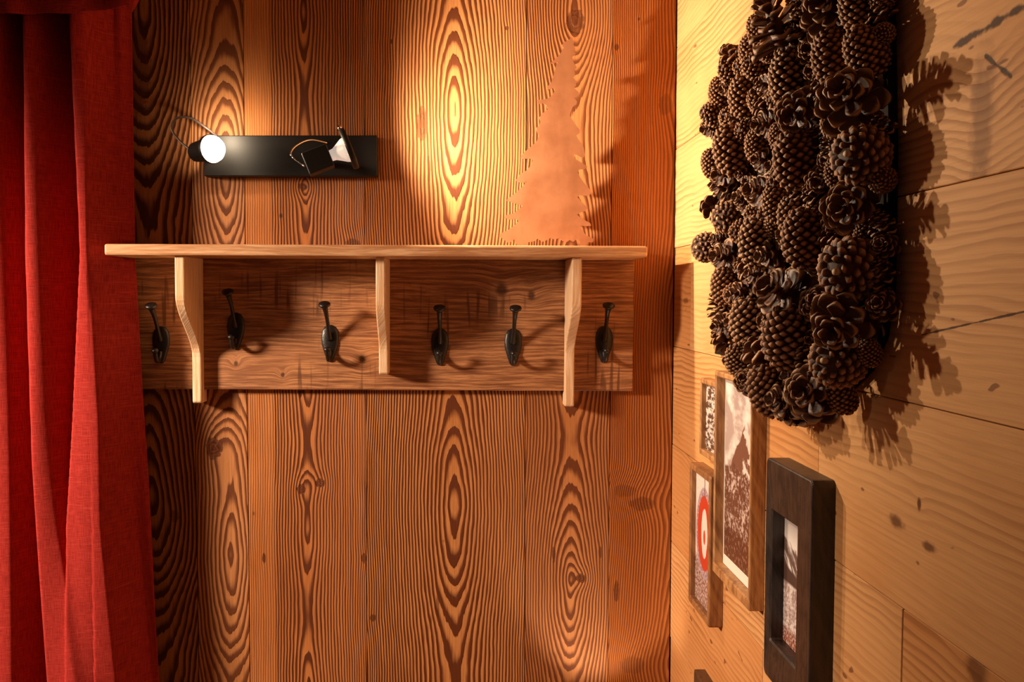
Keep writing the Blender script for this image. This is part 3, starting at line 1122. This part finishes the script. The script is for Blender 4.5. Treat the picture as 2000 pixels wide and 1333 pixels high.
setc(b_, cc, 0.45, nn, 0.0006, 0.5, spec=0.35)
M['opencone'] = m_
M['stem'] = simple_mat('cut stem', (0.55, 0.36, 0.20), 0.7)
M['panel'] = simple_mat('panel', (0.012, 0.007, 0.005), 0.9, spec=0.1)


def scale_geo(bm, lay, mtx, L=1.0, W=0.5, th=0.10):
    """spoon-shaped cone scale along +X, cupped towards +Z"""
    nx, ny = 4, 4
    prof = [(0.0, 0.24), (0.35, 0.50), (0.70, 0.98), (0.92, 1.04), (1.05, 0.66)]
    top, botm = [], []
    for i in range(nx + 1):
        xx, ww = prof[i]
        rt_, rb_ = [], []
        for j in range(ny + 1):
            s = -1 + 2 * j / ny
            lift = 0.10 * s * s + 0.16 * xx ** 2
            thick = th * (0.35 + 1.15 * (xx ** 3))
            edge = 1 - 0.25 * s * s
            p = Vector((xx * L * (1 - 0.10 * s * s * (i > 2)), s * ww * W * 0.5, (lift * L * 0.7)))
            v = bm.verts.new(mtx @ p)
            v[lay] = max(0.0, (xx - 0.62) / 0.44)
            rt_.append(v)
            p2 = p - Vector((-0.03 * L * xx, 0, thick * L * edge))
            v2 = bm.verts.new(mtx @ p2)
            v2[lay] = max(0.0, (xx - 0.7) / 0.5)
            rb_.append(v2)
        top.append(rt_)
        botm.append(rb_)
    for i in range(nx):
        for j in range(ny):
            bm.faces.new((top[i][j], top[i + 1][j], top[i + 1][j + 1], top[i][j + 1]))
            bm.faces.new((botm[i][j], botm[i][j + 1], botm[i + 1][j + 1], botm[i + 1][j]))
    for i in range(nx):
        bm.faces.new((top[i][0], botm[i][0], botm[i + 1][0], top[i + 1][0]))
        bm.faces.new((top[i][ny], top[i + 1][ny], botm[i + 1][ny], botm[i][ny]))
    for j in range(ny):
        bm.faces.new((top[nx][j], botm[nx][j], botm[nx][j + 1], top[nx][j + 1]))


GA = math.pi * (3 - math.sqrt(5))


def open_cone_frames(n, seed):
    """matrices of the scales of an open cone of radius about 1, tip towards +Z"""
    rr = random.Random(seed)
    out_ = []
    for i in range(n):
        t = i / (n - 1)
        az = GA * i + rr.uniform(-.1, .1)
        h = -0.62 + 1.28 * t
        ln = 0.98 - 0.60 * t ** 1.25 + rr.uniform(-.05, .05)
        el = math.radians(-8 + 58 * t ** 1.3 + rr.uniform(-8, 8))
        wd = 0.66 - 0.38 * t
        mt = Matrix.Translation((0, 0, h)) @ Matrix.Rotation(az, 4, 'Z') @ Matrix.Rotation(-el, 4, 'Y') @ Matrix.Rotation(rr.uniform(-.15, .15), 4, 'X')
        out_.append((mt, ln, wd))
    return out_


def finish(bm, name, mats, smooth=True):
    bmesh.ops.recalc_face_normals(bm, faces=bm.faces[:])
    me = bpy.data.meshes.new(name)
    bm.to_mesh(me)
    bm.free()
    for m in mats:
        me.materials.append(m)
    if smooth:
        for p in me.polygons:
            p.use_smooth = True
    return me


def open_cone_mesh(n, seed):
    bm = bmesh.new()
    lay = bm.verts.layers.float.new('tip')
    for mt, ln, wd in open_cone_frames(n, seed):
        scale_geo(bm, lay, mt @ Matrix.Scale(ln, 4), 1.0, wd / ln)
    lathe(bm, [(-.68, .10), (-.5, .26), (0, .24), (.45, .10), (.6, .02)], (0, 0, 0), (0, 0, 1), 10)
    return finish(bm, 'pine_cone_open', [M['opencone']])


def cone_core_mesh():
    bm = bmesh.new()
    lay = bm.verts.layers.float.new('tip')
    lathe(bm, [(-.70, .10), (-.5, .27), (0, .24), (.45, .10), (.62, .02)], (0, 0, 0), (0, 0, 1), 12)
    return finish(bm, 'pine_cone_core', [M['opencone']])


def closed_cone_mesh(n, seed, elong, bump=0.15):
    """closed cone: ovoid covered by knobbly rhombic shields; base towards -Z with a cut stem"""
    rr = random.Random(seed)
    bm = bmesh.new()
    lay = bm.verts.layers.float.new('tip')

    def surf(t):
        # t from 0 base to 1 tip -> radius, height
        ang = math.pi * (0.015 + 0.965 * t)
        r = math.sin(ang) ** 0.92 * (1.0 - 0.28 * t)
        h = -math.cos(ang) * elong
        return r, h
    prev = None
    prof = []
    for i in range(15):
        r, h = surf(i / 14)
        prof.append((h * 0.92, r * 0.84))
    lathe(bm, prof, (0, 0, 0), (0, 0, 1), 16)
    for i in range(n):
        t = (i + 0.5) / n
        # area-even spacing
        tt = math.acos(1 - 2 * t) / math.pi
        tt = 0.01 + 0.97 * tt
        r, h = surf(tt)
        r2, h2 = surf(min(tt + 0.02, 1))
        az = GA * i + rr.uniform(-.06, .06)
        c, s = math.cos(az), math.sin(az)
        p = Vector((r * c, r * s, h)) * 0.93
        tang = Vector(((r2 - r) * c, (r2 - r) * s, h2 - h)).normalized()
        side = Vector((-s, c, 0))
        nrm_ = side.cross(tang).normalized()
        if nrm_.dot(Vector((c, s, 0)) * max(r, .05) + Vector((0, 0, h * 0.5))) < 0:
            nrm_ = -nrm_
        size = 1.95 * math.sqrt(math.pi * elong / n) * (0.80 + 0.20 * math.sin(math.pi * tt)) * rr.uniform(.9, 1.08)
        ring1, ring2 = [], []
        for k2 in range(8):
            a = 2 * math.pi * k2 / 8
            rad = size * (0.62 if k2 % 2 == 0 else 0.50)
            v = bm.verts.new(p + side * (math.cos(a) * rad * 1.08) + tang * (math.sin(a) * rad * 0.88) - nrm_ * 0.10)
            v[lay] = 0.0
            ring1.append(v)
            v = bm.verts.new(p + side * (math.cos(a) * rad * 0.72) + tang * (math.sin(a) * rad * 0.52 + size * .08) + nrm_ * (bump * 0.62))
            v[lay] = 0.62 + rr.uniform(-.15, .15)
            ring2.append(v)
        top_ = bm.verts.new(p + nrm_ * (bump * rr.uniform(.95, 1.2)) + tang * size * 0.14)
        top_[lay] = 1.0
        for k2 in range(8):
            bm.faces.new((ring1[k2], ring1[(k2 + 1) % 8], ring2[(k2 + 1) % 8], ring2[k2]))
            bm.faces.new((ring2[k2], ring2[(k2 + 1) % 8], top_))
    nf = len(bm.faces)
    lathe(bm, [(-elong * 1.10, .10), (-elong * .9, .11)], (0, 0, 0), (0, 0, 1), 9)
    me_faces = list(bm.faces)[nf:]
    for f in me_faces:
        f.material_index = 1
    return finish(bm, 'pine_cone_closed', [M['cone'], M['stem']])


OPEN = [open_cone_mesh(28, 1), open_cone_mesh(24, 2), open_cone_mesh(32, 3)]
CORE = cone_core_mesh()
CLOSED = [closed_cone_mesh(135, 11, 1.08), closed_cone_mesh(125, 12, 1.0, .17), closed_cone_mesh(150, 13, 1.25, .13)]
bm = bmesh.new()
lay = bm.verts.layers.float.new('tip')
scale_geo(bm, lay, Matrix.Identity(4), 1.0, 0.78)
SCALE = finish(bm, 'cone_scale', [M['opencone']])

# panel outline in picture pixels on its front plane
PP = 0.010
OUTL = [(1396, 692), (1440, 700), (1490, 728), (1540, 775), (1590, 790), (1640, 775), (1690, 725), (1718, 660), (1732, 560), (1736, 300), (1732, 60), (1730, -180),
        (1700, -310), (1640, -310), (1590, -190), (1560, -10), (1520, 60), (1480, 80), (1440, 130), (1412, 190), (1397, 250)]
pts = [right(a, c, PP) for a, c in OUTL]
cy = sum(p.y for p in pts) / len(pts)
PO = Vector((XR, cy, min(p.z for p in pts)))
panel = thing('pine_cone_panel', 'wall panel thickly covered with brown pine cones beside the picture frames', 'wall decoration', PO)
bm = bmesh.new()
prism(bm, [(p.y, p.z) for p in pts], 'x', XR - PP, XR - 0.0005)
bm_obj('backing_panel', bm, panel, M['panel'], origin=PO)

s6 = 2.9615
CONES = [  # picture px, py, radius px, type (O big open with single scales, o open, c closed), facing (f towards room, s lying, b base to the room), tilt
    (840, 60, 165, 'O', 'f', 0), (850, 330, 112, 'c', 's', 40), (1010, 570, 185, 'O', 'f', 20), (1020, 900, 152, 'c', 'b', 0), (990, 1200, 165, 'O', 'f', 0),
    (690, 660, 140, 'O', 'f', -30), (600, 450, 112, 'c', 's', 10), (340, 560, 88, 'c', 's', 5), (200, 540, 66, 'c', 's', 0), (540, 150, 140, 'o', 's', 20),
    (380, 300, 70, 'c', 's', -30), (270, 870, 105, 'c', 's', 15), (640, 930, 125, 'c', 's', -8), (155, 950, 62, 'c', 's', 0), (440, 1110, 92, 'o', 'f', 0),
    (225, 1090, 72, 'o', 'f', 30), (240, 1260, 82, 'c', 'b', 0), (530, 1180, 82, 'c', 's', 10), (160, 740, 62, 'o', 'f', -20), (260, 330, 66, 'o', 's', -20),
    (470, 720, 78, 'o', 'f', 10), (640, 1270, 100, 'c', 's', 0), (150, 1200, 60, 'o', 's', -80), (450, 930, 66, 'o', 'f', 0), (480, 500, 70, 'o', 'f', 0),
    (430, 180, 70, 'c', 's', 60), (780, 1050, 80, 'o', 'f', 0), (300, 690, 60, 'o', 'f', 0), (760, 1260, 75, 'c', 's', 30), (720, 300, 75, 'o', 'f', 0),
    (1040, 300, 110, 'c', 's', 60), (870, 720, 80, 'c', 'f', 0), (820, 930, 60, 'o', 'f', 0), (340, 1010, 50, 'o', 'f', 0), (700, 130, 70, 'o', 's', 30),
    (1000, 30, 105, 'c', 's', 0), (350, 1180, 50, 'o', 'f', 0),
]
CONES = [(1340 + a / s6, c / s6, r / s6, t, f, tl) for a, c, r, t, f, tl in CONES]
C7 = [(130, 160, 80, 'c', 'b', 0), (420, 130, 108, 'c', 's', 20), (690, 110, 125, 'c', 's', 5), (960, 280, 165, 'c', 'b', 0),
      (600, 430, 178, 'O', 'f', 35), (950, 590, 195, 'O', 'f', -20), (890, 810, 150, 'c', 'b', 0), (230, 390, 82, 'c', 's', 10), (235, 215, 84, 'o', 'f', 0),
      (370, 600, 108, 'c', 's', 12), (590, 680, 142, 'c', 's', -20), (300, 815, 70, 'c', 's', 10), (440, 790, 110, 'o', 's', -40), (780, 1000, 175, 'O', 'f', 20),
      (480, 990, 112, 'c', 's', 40), (620, 1050, 110, 'o', 'f', 40), (240, 600, 72, 'o', 'f', -30), (215, 690, 58, 'o', 's', -50), (345, 930, 62, 'o', 's', 80),
      (500, 200, 82, 'o', 'f', 0), (640, 900, 80, 'o', 'f', 0), (330, 420, 70, 'o', 'f', 0), (430, 320, 66, 'o', 'f', 0), (790, 470, 80, 'o', 'f', 0),
      (760, 250, 72, 'o', 'f', 0), (520, 560, 70, 'o', 'f', 0), (740, 700, 66, 'o', 'f', 0), (570, 1110, 55, 'o', 's', 120), (900, 1020, 80, 'c', 's', 50),
      (640, 1120, 60, 'o', 's', 100), (720, 1100, 60, 'o', 'f', 60)]
CONES += [(1340 + a / s6, 430 + c / s6, r / s6, t, f, tl) for a, c, r, t, f, tl in C7]
# the part of the panel above the picture's upper edge
CONES += [(1640, -75, 52, 'o', 'f', 0), (1690, -60, 50, 'c', 'b', 0), (1600, -110, 45, 'c', 's', 0), (1665, -170, 56, 'o', 'f', 0),
          (1610, -205, 45, 'c', 'b', 0), (1705, -240, 50, 'c', 's', 20), (1640, -280, 50, 'o', 'f', 0)]
rr = random.Random(5)


def inside(x, y, poly):
    r = False
    n = len(poly)
    for i in range(n):
        (x0, y0), (x1, y1) = poly[i], poly[(i + 1) % n]
        if (y0 > y) != (y1 > y) and x < (x1 - x0) * (y - y0) / (y1 - y0) + x0:
            r = not r
    return r


# smaller cones pushed into the gaps that are left
for gy in range(-300, 800, 13):
    for gx in range(1405, 1735, 11):
        if inside(gx, gy, OUTL) and all((gx - c[0]) ** 2 + (gy - c[1]) ** 2 > (c[2] * 0.92 + 9) ** 2 for c in CONES):
            CONES.append((gx + rr.uniform(-3, 3), gy + rr.uniform(-3, 3), rr.uniform(19, 26), 'o' if rr.random() < 0.6 else 'c', 'f' if rr.random() < 0.6 else 's', rr.uniform(-40, 40)))
# and close to the board, between the cones as seen straight on (so the panel is covered from the side as well)
spots = []
for c in CONES:
    q_ = right(c[0], c[1], 0.03)
    spots.append((q_.y, q_.z, c[2] * (q_ - CAM).y / F))
polyw = [(p.y, p.z) for p in pts]
ymin, ymax = min(p[0] for p in polyw), max(p[0] for p in polyw)
zmin, zmax = min(p[1] for p in polyw), max(p[1] for p in polyw)
yy = ymin
while yy < ymax:
    zz = zmin
    while zz < zmax:
        if inside(yy, zz, polyw) and all((yy - a) ** 2 + (zz - b) ** 2 > (r * 1.15 + 0.017) ** 2 for a, b, r in spots):
            q_ = Vector((XR - 0.022, yy + rr.uniform(-.003, .003), zz + rr.uniform(-.003, .003)))
            dpt = (q_ - CAM).y
            # picture column and row of that place on the board
            hz = (q_.z - EYE) / dpt
            py_ = PY - F * math.tan(math.atan(hz) + PITCH)
            px_ = PX + F * q_.x / (dpt * math.cos(PITCH) - (q_.z - EYE) * math.sin(PITCH))
            if px_ > 1425:
                CONES.append((px_, py_, 0.017 * F / dpt, 'o' if rr.random() < 0.5 else 'c', 'f', rr.uniform(-50, 50)))
            spots.append((yy, zz, 0.019))
        zz += 0.012
    yy += 0.012
print('cones', len(CONES))
nbig = 0
for (px, py, rp, typ, face, tilt) in CONES:
    # cones stand higher in the middle of the panel than along its rim
    off = 0.035
    for _ in range(4):
        p = right(px, py, off)
        rad = rp * (p - CAM).y / F
        sc = rad * {'c': 1.20, 'o': 1.38, 'O': 1.15}[typ]
        off = max(PP + 0.006, sc * {'s': 1.02, 'f': 0.80, 'b': 0.88}[face])
        rim = min(1.0, max(0.0, (px - 1380) / 120.0)) * min(1.0, max(0.0, (1790 - px) / 140.0))
        off += 0.008 * rim
        if px < 1520 and py > 690:
            off = max(off, 0.052)       # these overhang the picture frame
    p = right(px, py, off)
    tl = math.radians(tilt)
    jit = Vector((rr.uniform(-.15, .15), rr.uniform(-.2, .2), rr.uniform(-.2, .2)))
    if face == 's':
        axis = Vector((-0.30, 0.25 * math.sin(tl) - 0.25, math.cos(tl))) if typ == 'c' else Vector((-0.45, math.sin(tl) * -0.9 + .2, math.cos(tl)))
        axis += jit * 0.6
    elif face == 'f':
        axis = (Vector((-0.62, -0.72, 0.5 * math.sin(tl))) if px > 1570 else Vector((-0.85, -0.40, 0.5 * math.sin(tl)))) + jit
    else:
        axis = Vector((0.80, 0.58, 0.05)) + jit * 0.5
    axis.normalize()
    q = axis.to_track_quat('Z', 'Y') @ Quaternion((0, 0, 1), rr.uniform(0, 6.28))
    loc = p - PO
    if typ == 'O':
        o = link_mesh('pine_cone', CORE, panel)
        for i, (mt, ln, wd) in enumerate(open_cone_frames(29, 50 + nbig)):
            s = bpy.data.objects.new('scale', SCALE)
            COL.objects.link(s)
            s.parent = o
            s.matrix_local = mt @ Matrix.Diagonal((ln, wd / 0.78, ln * 0.95, 1))
        nbig += 1
    else:
        if typ == 'o':
            me = OPEN[rr.randrange(3)]
        else:
            me = CLOSED[2] if face == 's' else CLOSED[rr.randrange(2)]
        o = link_mesh('pine_cone', me, panel)
    o.location = loc
    o.rotation_mode = 'QUATERNION'
    o.rotation_quaternion = q
    o.scale = (sc, sc, sc * (0.8 if face == 'b' else 1.0))
    bpy.context.view_layer.update()
    hi = max((w.matrix_world @ v.co).x for w in ([o] + list(o.children)) for v in w.data.vertices)
    if hi > XR - 0.0015:
        o.location.x -= hi - (XR - 0.0015)      # keep every scale clear of the wall
